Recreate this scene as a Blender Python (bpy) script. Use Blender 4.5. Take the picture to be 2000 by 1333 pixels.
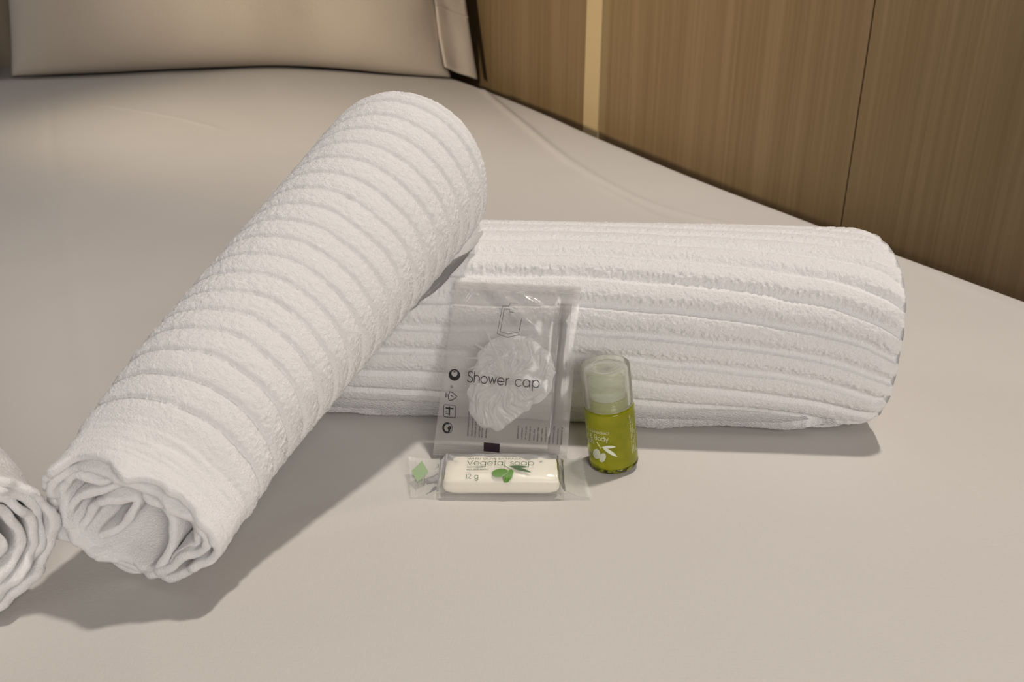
import bpy, bmesh, math, random
import numpy as np
from mathutils import Vector
sc = bpy.context.scene
for o in list(bpy.data.objects): bpy.data.objects.remove(o)
rng = np.random.RandomState(7); random.seed(7)

# ------------------------------------------------------------------ camera, light, exposure
CAM_H, PITCH, FPX = .22, math.radians(23), 1700.0
cd = bpy.data.cameras.new('camera'); cam = bpy.data.objects.new('camera', cd); sc.collection.objects.link(cam)
cam.location = (0, 0, CAM_H); cam.rotation_euler = (math.pi/2-PITCH, 0, 0)
cd.sensor_width = 36; cd.lens = FPX/2000*36; cd.clip_start = .01
cd.dof.use_dof = True; cd.dof.focus_distance = .42; cd.dof.aperture_fstop = 20
sc.camera = cam
w = bpy.data.worlds.new('world'); sc.world = w; w.use_nodes = True
w.node_tree.nodes['Background'].inputs[0].default_value = (1, .93, .90, 1)
w.node_tree.nodes['Background'].inputs[1].default_value = .05
def lamp(name, kind, loc, target, energy, color, size):
    l = bpy.data.lights.new(name, kind); l.energy = energy; l.color = color
    if kind == 'AREA': l.shape = 'DISK'; l.size = size
    else: l.shadow_soft_size = size
    if kind == 'SPOT': l.spot_size = math.radians(88); l.spot_blend = 1
    o = bpy.data.objects.new(name, l); sc.collection.objects.link(o); o.location = loc
    d = Vector(target)-Vector(loc); o.rotation_euler = d.to_track_quat('-Z', 'Y').to_euler(); return o
lamp('ceiling_spot', 'SPOT', (.33, .62, 1.60), (.20, .34, 0), 60, (1, .90, .80), .04)
lamp('warm_wall_fill', 'SPOT', (-1.0, .80, .34), (.15, 1.45, .48), 42.0, (1, .82, .60), .06)  # unseen warm spot, added low at the left to brighten wall and pillows
lamp('front_fill', 'AREA', (.50, -1.1, .70), (.05, .4, .05), 16, (1, .93, .86), .8)  # unseen soft fill, added low behind the camera to lift the towel fronts
lamp('daylight_from_left', 'AREA', (-1.4, 1.0, 1.2), (0, 1.3, 0), 2.2, (.86, .92, 1), 1.0)
sc.view_settings.view_transform = 'Standard'; sc.view_settings.look = 'None'
sc.view_settings.gamma = 1; sc.view_settings.use_curve_mapping = False
sc.view_settings.exposure = 0.04

# ------------------------------------------------------------------ helpers
C0 = np.array([0, 0, CAM_H])
def ray(x, y):            # direction of a measured point of the photograph (2000 x 1333)
    xc = (x-1000)/FPX; yc = (666.5-y)/FPX; c, s = math.cos(PITCH), math.sin(PITCH)
    return np.array([xc, c+yc*s, yc*c-s])
def on_bed(x, y, z=0.):
    r = ray(x, y); return C0+r*(z-CAM_H)/r[2]
def unit(v): v = np.asarray(v, float); return v/np.linalg.norm(v)
def sst(a, b, x):
    t = np.clip((np.asarray(x, float)-a)/(b-a), 0, 1); return t*t*(3-2*t)

def mesh_obj(name, V, F, mat=None, parent=None, smooth=True):
    me = bpy.data.meshes.new(name); V = np.asarray(V, np.float32).reshape(-1, 3)
    if isinstance(F, np.ndarray):
        n, k = F.shape
        me.vertices.add(len(V)); me.vertices.foreach_set('co', V.ravel())
        me.loops.add(n*k); me.loops.foreach_set('vertex_index', F.astype(np.int32).ravel())
        me.polygons.add(n); me.polygons.foreach_set('loop_start', np.arange(0, n*k, k, dtype=np.int32))
        me.polygons.foreach_set('loop_total', np.full(n, k, np.int32)); me.update(calc_edges=True); me.validate()
    else:
        me.from_pydata([tuple(map(float, v)) for v in V], [], F)
    if smooth: me.polygons.foreach_set('use_smooth', np.ones(len(me.polygons), bool))
    if mat: me.materials.append(mat)
    o = bpy.data.objects.new(name, me); sc.collection.objects.link(o)
    if parent: attach(o, parent)
    return o
def attach(o, parent):
    o.parent = parent
    o.location = (0, 0, 0) if parent.parent or parent.type == 'MESH' else -Vector(parent.location)     # parents are unrotated empties; children keep world coordinates
def grid_faces(A, B, closeA=False, closeB=False, off=0):
    ia = np.arange(A if closeA else A-1); ib = np.arange(B if closeB else B-1)
    I, J = np.meshgrid(ia, ib, indexing='ij'); I2 = (I+1) % A; J2 = (J+1) % B
    return np.stack([I*B+J, I2*B+J, I2*B+J2, I*B+J2], -1).reshape(-1, 4)+off
def fix_normals(o):
    bm = bmesh.new(); bm.from_mesh(o.data); bmesh.ops.recalc_face_normals(bm, faces=bm.faces); bm.to_mesh(o.data); bm.free()
def thing(name, label, cat, loc=(0, 0, 0), group=None):
    o = bpy.data.objects.new(name, None); sc.collection.objects.link(o); o.location = loc; o.empty_display_size = .02
    tag(o, label, cat, group); return o
def tag(o, label, cat, group=None, kind=None):
    if label: o['label'] = label
    if cat: o['category'] = cat
    if group: o['group'] = group
    if kind: o['kind'] = kind
    return o
def struct(o): o['kind'] = 'structure'; return o
def box_obj(name, lo, hi, mat, parent=None, bevel=0):
    bm = bmesh.new(); bmesh.ops.create_cube(bm, size=1)
    lo, hi = Vector(lo), Vector(hi)
    for v in bm.verts: v.co = Vector([(lo[i]+hi[i])/2+v.co[i]*(hi[i]-lo[i]) for i in range(3)])
    if bevel: bmesh.ops.bevel(bm, geom=list(bm.edges), offset=bevel, segments=3, affect='EDGES', profile=.5)
    me = bpy.data.meshes.new(name); bm.to_mesh(me); bm.free(); me.materials.append(mat)
    o = bpy.data.objects.new(name, me); sc.collection.objects.link(o)
    if parent: attach(o, parent)
    return o
def lattice(seed, n=256): return np.random.RandomState(seed).rand(n, n)*2-1
_L = {}
def noise(x, y, scale, seed=0, smooth=True):
    if seed not in _L: _L[seed] = lattice(seed)
    G = _L[seed]; x = np.asarray(x)/scale+1000; y = np.asarray(y)/scale+1000
    xi = np.floor(x).astype(int); yi = np.floor(y).astype(int); fx = x-xi; fy = y-yi
    if smooth: fx = fx*fx*(3-2*fx); fy = fy*fy*(3-2*fy)
    n = 256
    a = G[xi % n, yi % n]; b = G[(xi+1) % n, yi % n]; c = G[xi % n, (yi+1) % n]; d = G[(xi+1) % n, (yi+1) % n]
    return (a*(1-fx)+b*fx)*(1-fy)+(c*(1-fx)+d*fx)*fy
def spline(pts, n):        # Catmull-Rom through pts, resampled to n even steps
    P = np.asarray(pts, float); P = np.vstack([2*P[0]-P[1], P, 2*P[-1]-P[-2]]); out = []
    for i in range(1, len(P)-2):
        t = np.linspace(0, 1, 24, endpoint=False)[:, None]; p0, p1, p2, p3 = P[i-1:i+3]
        out.append(.5*((2*p1)+(-p0+p2)*t+(2*p0-5*p1+4*p2-p3)*t**2+(-p0+3*p1-3*p2+p3)*t**3))
    out = np.vstack(out+[P[-2][None]]); return resample(out, n)
def resample(P, n):
    d = np.r_[0, np.cumsum(np.linalg.norm(np.diff(P, axis=0), axis=1))]; s = np.linspace(0, d[-1], n)
    return np.stack([np.interp(s, d, P[:, k]) for k in range(P.shape[1])], 1)

# ------------------------------------------------------------------ materials
class NT:
    def __init__(s, name):
        s.m = bpy.data.materials.new(name); s.m.use_nodes = True; s.t = s.m.node_tree
        s.p = s.t.nodes['Principled BSDF']; s.out = s.t.nodes['Material Output']
        s.tc = s.t.nodes.new('ShaderNodeTexCoord')
    def n(s, k, **kw):
        q = s.t.nodes.new(k)
        for a, b in kw.items():
            if a.startswith('i_'): q.inputs[int(a[2:])].default_value = b
            else: setattr(q, a, b)
        return q
    def l(s, a, b): s.t.links.new(a, b)
    def noise(s, scale, detail=2, vec=(1, 1, 1), rough=.5):
        mp = s.n('ShaderNodeMapping'); mp.inputs['Scale'].default_value = vec
        s.l(s.tc.outputs['Object'], mp.inputs[0]); q = s.n('ShaderNodeTexNoise')
        q.inputs['Scale'].default_value = scale; q.inputs['Detail'].default_value = detail; q.inputs['Roughness'].default_value = rough
        s.l(mp.outputs[0], q.inputs['Vector']); return q.outputs['Fac']
    def ramp(s, fac, a, b, ca, cb):
        r = s.n('ShaderNodeValToRGB'); e = r.color_ramp.elements
        e[0].position = a; e[1].position = b; e[0].color = (*ca, 1); e[1].color = (*cb, 1); s.l(fac, r.inputs[0]); return r.outputs[0]
    def bump(s, h, strength, dist, nrm=None):
        b = s.n('ShaderNodeBump'); b.inputs['Strength'].default_value = strength; b.inputs['Distance'].default_value = dist
        s.l(h, b.inputs['Height'])
        if nrm: s.l(nrm, b.inputs['Normal'])
        return b.outputs[0]
def base(name, col, rough=.6, **kw):
    t = NT(name); t.p.inputs['Base Color'].default_value = (*col, 1); t.p.inputs['Roughness'].default_value = rough
    for k, v in kw.items(): t.p.inputs[k.replace('_', ' ')].default_value = v
    return t
def fabric(name, col, col2, scale, bstr, rough=.9):
    t = base(name, col, rough, Sheen_Weight=.15)
    t.p.inputs['Specular IOR Level'].default_value = .15
    t.l(t.ramp(t.noise(6, 3), .35, .65, col, col2), t.p.inputs['Base Color'])
    a = t.noise(scale, 1, (1, .22, 1)); b = t.noise(scale, 1, (.22, 1, 1))
    m = t.n('ShaderNodeMath', operation='ADD'); t.l(a, m.inputs[0]); t.l(b, m.inputs[1])
    n1 = t.bump(m.outputs[0], bstr, .0006); t.l(n1, t.p.inputs['Normal']); return t.m
M = {}
M['sheet'] = fabric('cotton_sheet', (.56, .54, .52), (.58, .56, .54), 1400, .2)
M['pillow'] = fabric('pillow_linen', (.60, .53, .45), (.63, .56, .48), 700, .6)
M['mattress'] = base('mattress_ticking', (.75, .73, .7)).m
M['bed_base'] = base('bed_base_fabric', (.3, .26, .22)).m
t = base('terry_towel', (.89, .883, .89), .95, Sheen_Weight=.25); t.p.inputs['Specular IOR Level'].default_value = .1
nn = t.bump(t.noise(1500, 3, (1, 1, 1), .75), .9, .0009); t.l(nn, t.p.inputs['Normal']); M['terry'] = t.m

def wood(name, c1, c2, c3, sc_=1):
    t = base(name, c1, .42); t.p.inputs['Specular IOR Level'].default_value = .3
    fine = t.noise(240*sc_, 3, (1, 1, .012), .65); broad = t.noise(28*sc_, 3, (1, 1, .03), .6); mid = t.noise(90*sc_, 2, (1, 1, .016))
    m1 = t.n('ShaderNodeMath', operation='MULTIPLY_ADD', i_1=.45); t.l(fine, m1.inputs[0])
    m2 = t.n('ShaderNodeMath', operation='MULTIPLY', i_1=.35); t.l(broad, m2.inputs[0])
    m3 = t.n('ShaderNodeMath', operation='MULTIPLY_ADD', i_1=.3); t.l(mid, m3.inputs[0]); t.l(m2.outputs[0], m3.inputs[2])
    t.l(m3.outputs[0], m1.inputs[2])
    r = t.n('ShaderNodeValToRGB'); e = r.color_ramp.elements
    e[0].position = .40; e[0].color = (*c1, 1); e[1].position = .66; e[1].color = (*c3, 1)
    e2 = e.new(.53); e2.color = (*c2, 1); t.l(m1.outputs[0], r.inputs[0]); t.l(r.outputs[0], t.p.inputs['Base Color'])
    t.l(t.bump(m1.outputs[0], .25, .001), t.p.inputs['Normal']); return t.m
M['wood'] = wood('oak_veneer', (.168, .112, .052), (.195, .133, .067), (.23, .162, .088))
M['strip'] = base('cream_edge_strip', (.50, .39, .22), .4).m
M['strip2'] = base('olive_edge_strip', (.23, .17, .085), .4).m
M['wallpaint'] = base('headboard_wall_paint', (.42, .34, .26), .8).m
M['floor'] = wood('floor_boards', (.16, .1, .06), (.2, .13, .08), (.25, .17, .1))

def film(name, col, fac, rough=.22, tcol=(.96, .96, .96), bump=None, spec=.6, ior=1.25, trl=.45):
    t = base(name, col, rough); t.p.inputs['Specular IOR Level'].default_value = spec
    tr = t.n('ShaderNodeBsdfTransparent'); tr.inputs[0].default_value = (*tcol, 1)
    gl = t.n('ShaderNodeBsdfGlossy'); gl.inputs['Roughness'].default_value = rough; gl.inputs[0].default_value = (.9, .9, .9, 1)
    tl = t.n('ShaderNodeBsdfTranslucent'); tl.inputs[0].default_value = (*col, 1)
    m0 = t.n('ShaderNodeMixShader'); m0.inputs[0].default_value = trl; t.l(t.p.outputs[0], m0.inputs[1]); t.l(tl.outputs[0], m0.inputs[2])
    m1 = t.n('ShaderNodeMixShader'); m1.inputs[0].default_value = fac; t.l(tr.outputs[0], m1.inputs[1]); t.l(m0.outputs[0], m1.inputs[2])
    fr = t.n('ShaderNodeFresnel'); fr.inputs[0].default_value = ior
    m2 = t.n('ShaderNodeMixShader'); t.l(fr.outputs[0], m2.inputs[0]); t.l(m1.outputs[0], m2.inputs[1]); t.l(gl.outputs[0], m2.inputs[2])
    if bump:
        b = t.bump(t.noise(*bump[:2]), bump[2], .001)
        for q in (t.p, gl, fr): t.l(b, q.inputs['Normal'])
    t.l(m2.outputs[0], t.out.inputs[0]); return t.m
M['film'] = film('frosted_sachet_film', (.88, .86, .85), .20, .17, (.97, .97, .97), bump=(110, 3, .25), ior=1.32)
M['seal'] = film('sachet_seal_film', (.85, .83, .82), .30, .3, bump=(300, 2, .3))
M['seam'] = film('shaded_seam_film', (.34, .31, .30), .5, .3)  # dark grey colour paints in the shade along the sachet's right fold
M['cap_film'] = film('shower_cap_film', (.99, .99, .99), .66, .3, (.98, .98, .98), ior=1.3)
M['wrap'] = film('soap_wrapper_film', (.95, .95, .92), .26, .2, bump=(160, 2, .12))
M['wrap_fin'] = film('soap_wrapper_fin_film', (.90, .91, .86), .38, .3, bump=(260, 2, .2))
M['capplastic'] = film('frosted_cap_plastic', (.92, .95, .84), .24, .3, ior=1.14, trl=.6)
M['neck'] = film('neck_plastic', (.74, .80, .56), .42, .35, ior=1.15, trl=.5)
M['soap'] = base('ivory_soap', (.88, .85, .74), .4, Subsurface_Weight=.2).m
M['soap'].node_tree.nodes['Principled BSDF'].inputs['Subsurface Radius'].default_value = (.003, .003, .002)
M['black'] = base('black_ink', (.012, .011, .012), .5).m
M['darkpatch'] = base('black_register_mark', (.03, .018, .03), .25).m
M['grey'] = base('grey_ink', (.035, .03, .03), .6).m
M['greyline'] = base('thin_grey_ink', (.10, .09, .09), .6).m
M['green'] = base('green_ink', (.085, .23, .02), .45).m
M['darkgreen'] = base('dark_green_ink', (.05, .12, .04), .5).m
M['palegreen'] = base('pale_green_ink', (.30, .42, .24), .5).m
M['white'] = base('white_ink', (.62, .66, .52), .5).m
M['brightwhite'] = base('pale_leaf_ink', (.70, .74, .62), .5).m
t = base('olive_body_wash', (.42, .44, .012), .06, Transmission_Weight=.62, IOR=1.38)
t.l(t.ramp(t.noise(90, 3), .4, .62, (.40, .42, .010), (.50, .50, .020)), t.p.inputs['Base Color']); M['liquid'] = t.m
t = base('bottle_base_plastic', (.2, .22, .02), .12, Transmission_Weight=.5, IOR=1.45)
t.l(t.ramp(t.noise(420, 2), .45, .6, (.05, .05, .004), (.36, .38, .03)), t.p.inputs['Base Color']); M['bottlebase'] = t.m

# ------------------------------------------------------------------ bed frame of reference
EV = unit([-.4, 1, 0]); EU = np.array([-EV[1], EV[0], 0.])      # along the bed side towards the head / inwards from the wall side
L0 = np.array([.3146, .805, 0])-EU*.008
def bed_uv(P): d = np.asarray(P)-L0; return d@EU, d@EV
def bed_pos(u, v, z): return L0+np.multiply.outer(u, EU)+np.multiply.outer(v, EV)+np.multiply.outer(z, np.array([0, 0, 1.]))
FLOOR = -.55
HEAD = 1.30
def bed_height(u, v):
    u = np.asarray(u, float); v = np.asarray(v, float)
    return sst(.10, .98, v)*(.019+.036*sst(-.04, .42, u))*(1-.0*u)
# --- sheet
creases = [([(105, 250), (120, 420), (165, 700), (225, 1000), (262, 1190), (290, 1333)], .0006, .006),
           ([(945, 200), (974, 228), (1088, 308), (1202, 370), (1316, 416), (1487, 456)], .0022, .007),
           ([(1180, 372), (1300, 432), (1420, 470)], .0012, .006),
           ([(1740, 500), (1850, 548), (2000, 612)], .0014, .006),
           ([(0, 278), (60, 262), (110, 255)], .0008, .006),
           ([(230, 272), (340, 284), (420, 296)], .0008, .006),
           ([(640, 1010), (760, 985), (900, 960)], .0006, .008)]
def crease_h(X, Y):
    H = np.zeros_like(X)
    for pts, amp, wd in creases:
        P = np.array([on_bed(*p)[:2] for p in pts]); P = spline(P, 60)
        lo, hi = P.min(0)-.05, P.max(0)+.05
        m = (X > lo[0]) & (X < hi[0]) & (Y > lo[1]) & (Y < hi[1])
        if not m.any(): continue
        x = X[m]; y = Y[m]; best = np.full(x.shape, 9.); sg = np.zeros_like(x)
        T = np.gradient(P, axis=0); T /= np.linalg.norm(T, axis=1)[:, None]
        for (px, py), (tx, ty) in zip(P, T):
            dx, dy = x-px, y-py; d = np.hypot(dx, dy); b = d < best
            best[b] = d[b]; sg[b] = (dx*ty-dy*tx)[b]
        end = sst(1.0, .0, best/.03)
        H[m] += amp*np.exp(-(sg/wd)**2)*np.where(best < .03, end, 0)
    return H
R_ = .045
su = np.r_[-np.linspace(.46, .02, 40), np.linspace(0, R_*math.pi/2, 22)]         # drop, then rounded shoulder
uu = np.linspace(.004, 1.6-R_, 420)
vv = np.r_[np.linspace(-.75, -.52, 40), np.linspace(-.517, .55, 340), np.linspace(.555, HEAD, 150)]
Uc = []; Zc = []
for s in su[:40]: Uc.append(0.); Zc.append(-R_+s)
for s in su[40:]:
    a = s/R_; Uc.append(R_-R_*math.cos(a)); Zc.append(-R_+R_*math.sin(a))
Uc = np.r_[Uc, R_+uu]; Zc = np.r_[Zc, np.zeros_like(uu)]
Uc = np.r_[Uc, 1.6+.0*np.arange(1), 1.6]; Zc = np.r_[Zc, -.02, -.5]
VV, UU = np.meshgrid(vv, Uc, indexing='ij'); ZZ = np.broadcast_to(Zc, UU.shape).copy()
P = bed_pos(UU, VV, ZZ*0)
X, Y = P[..., 0], P[..., 1]
flat = sst(.02, .12, np.maximum(np.maximum(np.abs(X+.10)-.36, 0), np.maximum(np.abs(Y-.38)-.20, 0)))
top = sst(-.03, 0, ZZ)
ZZ += top*bed_height(UU, VV)
ZZ += top*(noise(X, Y, .16, 3)*.0016*flat+noise(X+.3*Y, Y*.4, .07, 4)*.0007*flat+crease_h(X, Y))
UU2 = UU+(1-top)*.004*noise(VV, ZZ*.3, .12, 5)+(1-top)*0
P = bed_pos(UU2, VV, ZZ)
sheet = mesh_obj('bed_sheet', P.reshape(-1, 3), grid_faces(len(vv), len(Uc)), M['sheet']); fix_normals(sheet)
# --- bed under the sheet
def obox(name, u0, u1, v0, v1, z0, z1, mat, parent=None, bevel=.0):
    bm = bmesh.new(); bmesh.ops.create_cube(bm, size=1)
    for q in bm.verts:
        p = bed_pos((u0+u1)/2+q.co.x*(u1-u0), (v0+v1)/2+q.co.y*(v1-v0), (z0+z1)/2+q.co.z*(z1-z0)); q.co = Vector(p)
    if bevel: bmesh.ops.bevel(bm, geom=list(bm.edges), offset=bevel, segments=4, affect='EDGES', profile=.5)
    bmesh.ops.recalc_face_normals(bm, faces=bm.faces)
    me = bpy.data.meshes.new(name); bm.to_mesh(me); bm.free(); me.materials.append(mat)
    o = bpy.data.objects.new(name, me); sc.collection.objects.link(o)
    if parent: attach(o, parent)
    return o
bl = bed_pos(.8, .3, FLOOR)
bed = thing('bed', 'wide bed made up with a smooth off-white cotton sheet, carrying the towels and pillows', 'bed', tuple(bl))
attach(sheet, bed); sheet.name = 'sheet'
obox('mattress', .03, 1.57, -.72, HEAD-.01, -.26, -.022, M['mattress'], bed, .03)
obox('base', .03, 1.57, -.72, HEAD, -.50, -.262, M['bed_base'], bed, .01)
for a in (.08, 1.52):
    for b in (-.65, HEAD-.08): obox('leg', a-.03, a+.03, b-.03, b+.03, FLOOR, -.502, M['bed_base'], bed, .004)

# ------------------------------------------------------------------ room
WU = -.028
def wall_v(px, py):      # where a measured point meets the right wall, in metres along it
    r = ray(px, py); d = (WU-(C0-L0)@EU)/(r@EU); return (C0+r*d-L0)@EV
vs1, vs2, vs3 = wall_v(1143, 150), wall_v(1172, 150), wall_v(1186, 150)
vj = wall_v(1674, 230)
vb = HEAD+.02
# right wall: flush veneer panels with a narrow open joint, one mesh
def panel(bm, v0, v1, z0, z1, d0=0., d1=.02):
    pts = [bed_pos(WU-d, v, z) for d in (d0, d1) for v, z in ((v0, z0), (v1, z0), (v1, z1), (v0, z1))]
    q = [bm.verts.new(Vector(p)) for p in pts]
    for f in ((0, 1, 2, 3), (7, 6, 5, 4), (0, 4, 5, 1), (1, 5, 6, 2), (2, 6, 7, 3), (3, 7, 4, 0)): bm.faces.new([q[i] for i in f])
bm = bmesh.new()
g = .0012
for a, b in ((vs2+.0001, vb), ): pass
panel(bm, vs1+.0, vb, FLOOR, 1.9); panel(bm, vj+g, vs3, FLOOR, 1.9); panel(bm, vj-.75, vj-g, FLOOR, 1.9); panel(bm, -1.2, vj-.752, FLOOR, 1.9)
panel(bm, -1.2, vb, FLOOR, 1.9, .0205, .05)
bmesh.ops.recalc_face_normals(bm, faces=bm.faces)
me = bpy.data.meshes.new('wall_right'); bm.to_mesh(me); bm.free(); me.materials.append(M['wood'])
wr = struct(bpy.data.objects.new('wall_right', me)); sc.collection.objects.link(wr)
def trim(name, v0, v1, out, mat):
    bm = bmesh.new(); panel(bm, v0, v1, FLOOR, 1.9, -out, .02)
    bmesh.ops.recalc_face_normals(bm, faces=bm.faces)
    me = bpy.data.meshes.new(name); bm.to_mesh(me); bm.free(); me.materials.append(mat)
    o = struct(bpy.data.objects.new(name, me)); sc.collection.objects.link(o)
trim('trim_1', vs2, vs1, .001, M['strip']); trim('trim_2', vs3, vs2-.0008, -.001, M['strip2'])
o = obox('wall_back', -.08, 2.2, vb, vb+.08, FLOOR, 1.9, M['wallpaint']); struct(o)
o = obox('floor', -.08, 2.2, -1.2, vb+.08, FLOOR-.05, FLOOR, M['floor']); struct(o)

# ------------------------------------------------------------------ pillows
def above_sheet(V, gap=.003):
    u, v = bed_uv(V); lim = bed_height(u, v)+gap+.0025-.06*np.clip((.02-u)/.02, 0, 1); V = V.copy(); V[..., 2] = np.maximum(V[..., 2], lim); return V
def pillow(name, label, u0, u1, seed, flange_right):
    """cushion standing on its long side, leaning back; width along EU, height up"""
    W = u1-u0; uc = (u0+u1)/2; H = .46; T = .075
    lean = math.radians(20)
    up = np.array([0, 0, math.cos(lean)])+EV*math.sin(lean); nr = -EV*math.cos(lean)+np.array([0, 0, math.sin(lean)])
    a = np.linspace(-1, 1, 130); b = np.linspace(-1, 1, 80); A, B = np.meshgrid(a, b, indexing='ij')
    prof = np.clip((1-np.abs(A)**5)*(1-np.abs(B)**3.2), 0, 1)**.5
    wr_ = noise(A*.4, B*.3, .06, seed)*.004*(1-.6*prof)+noise(A*.4, B*.3, .13, seed+1)*.005
    pin = 1-.05*(1-np.abs(B)**2)*np.abs(A)**6; pinb = 1-.04*(1-np.abs(A)**2)*np.abs(B)**6
    zb = float(bed_height(uc, .97))-.004
    def P(sgn):
        th = sgn*prof*T+sgn*wr_*prof
        x = uc+A*pin*W/2; h = (B*pinb+1)*H/2
        zl = bed_height(np.clip(x, 0, 2), .97)-zb
        base_ = bed_pos(x, np.full_like(x, 1.075), np.full_like(x, 0))
        return base_+h[..., None]*up+th[..., None]*nr+np.array([0, 0, 1])*(zb+zl*(1-h/H))[..., None]
    V = np.vstack([P(1).reshape(-1, 3), P(-1).reshape(-1, 3)]); V = above_sheet(V)
    F = np.vstack([grid_faces(130, 80), grid_faces(130, 80, off=130*80)])
    root = thing(name, label, 'pillow', tuple(bed_pos(uc, 1.07, zb)), 'pillows at the head of the bed')
    o = mesh_obj('pillowcase', V, F, M['pillow'], root)
    bm = bmesh.new(); bm.from_mesh(o.data); bmesh.ops.remove_doubles(bm, verts=bm.verts, dist=.0006); bmesh.ops.recalc_face_normals(bm, faces=bm.faces); bm.to_mesh(o.data); bm.free()
    # open-end flange: double hem of cloth beyond the cushion at its wall side
    if flange_right:
        n1, n2 = 14, 60; q = np.linspace(0, 1, n1); r = np.linspace(-.0, 1, n2); Q, Rr = np.meshgrid(q, r, indexing='ij')
        x = u0+.022-.070*Q; h = Rr*H*.985
        x = x+.010*np.sin(Rr*2.2)*(1-Rr)
        off = .030-.010*Q+.004*noise(Rr, Q*.3, .13, seed+5)
        sl = .0022
        V1 = bed_pos(x, np.full_like(x, 1.075), np.zeros_like(x))+h[..., None]*up+off[..., None]*nr+np.array([0, 0, 1])*(zb-.010-.024*Q*(1-Rr))[..., None]
        V1 = above_sheet(V1, .004)
        V2 = V1-nr*sl*2
        k = n1*n2; F = [grid_faces(n1, n2), grid_faces(n1, n2, off=k)]
        idx = np.r_[np.arange(n2), np.arange(1, n1)*n2+n2-1, (n1-1)*n2+np.arange(n2-2, -1, -1), np.arange(n1-2, 0, -1)*n2]
        j = np.roll(idx, -1); F.append(np.stack([idx, j, j+k, idx+k], 1))
        f = mesh_obj('flange', np.vstack([V1.reshape(-1, 3), V2.reshape(-1, 3)]), np.vstack(F), M['pillow'], root); fix_normals(f)
        for hh in (.10, ):   # stitched fold across the flange
            cpts = [V1[i, int(n2*.255)]+nr*.0008 for i in range(n1)]
            tube('seam', cpts, .0012, M['pillow'], f)
    return root
def tube(name, pts, r, mat, parent=None, seg=8, closed=False):
    P = np.asarray(pts, float); n = len(P); T = np.gradient(P, axis=0); T /= np.linalg.norm(T, axis=1)[:, None]
    ref = np.array([.13, .21, .97]); A = np.cross(T, ref); A /= np.linalg.norm(A, axis=1)[:, None]; B = np.cross(T, A)
    th = np.linspace(0, 2*math.pi, seg, endpoint=False)
    V = P[:, None]+r*(np.cos(th)[None, :, None]*A[:, None]+np.sin(th)[None, :, None]*B[:, None])
    return mesh_obj(name, V.reshape(-1, 3), grid_faces(n, seg, closed, True), mat, parent)
pillow('pillow', 'large cream pillow with a flanged hem beside the wooden wall', .046, .815, 21, True)
pillow('pillow', 'pillow only partly seen in the top left corner, left of the large pillow', .835, 1.56, 41, False)

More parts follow.
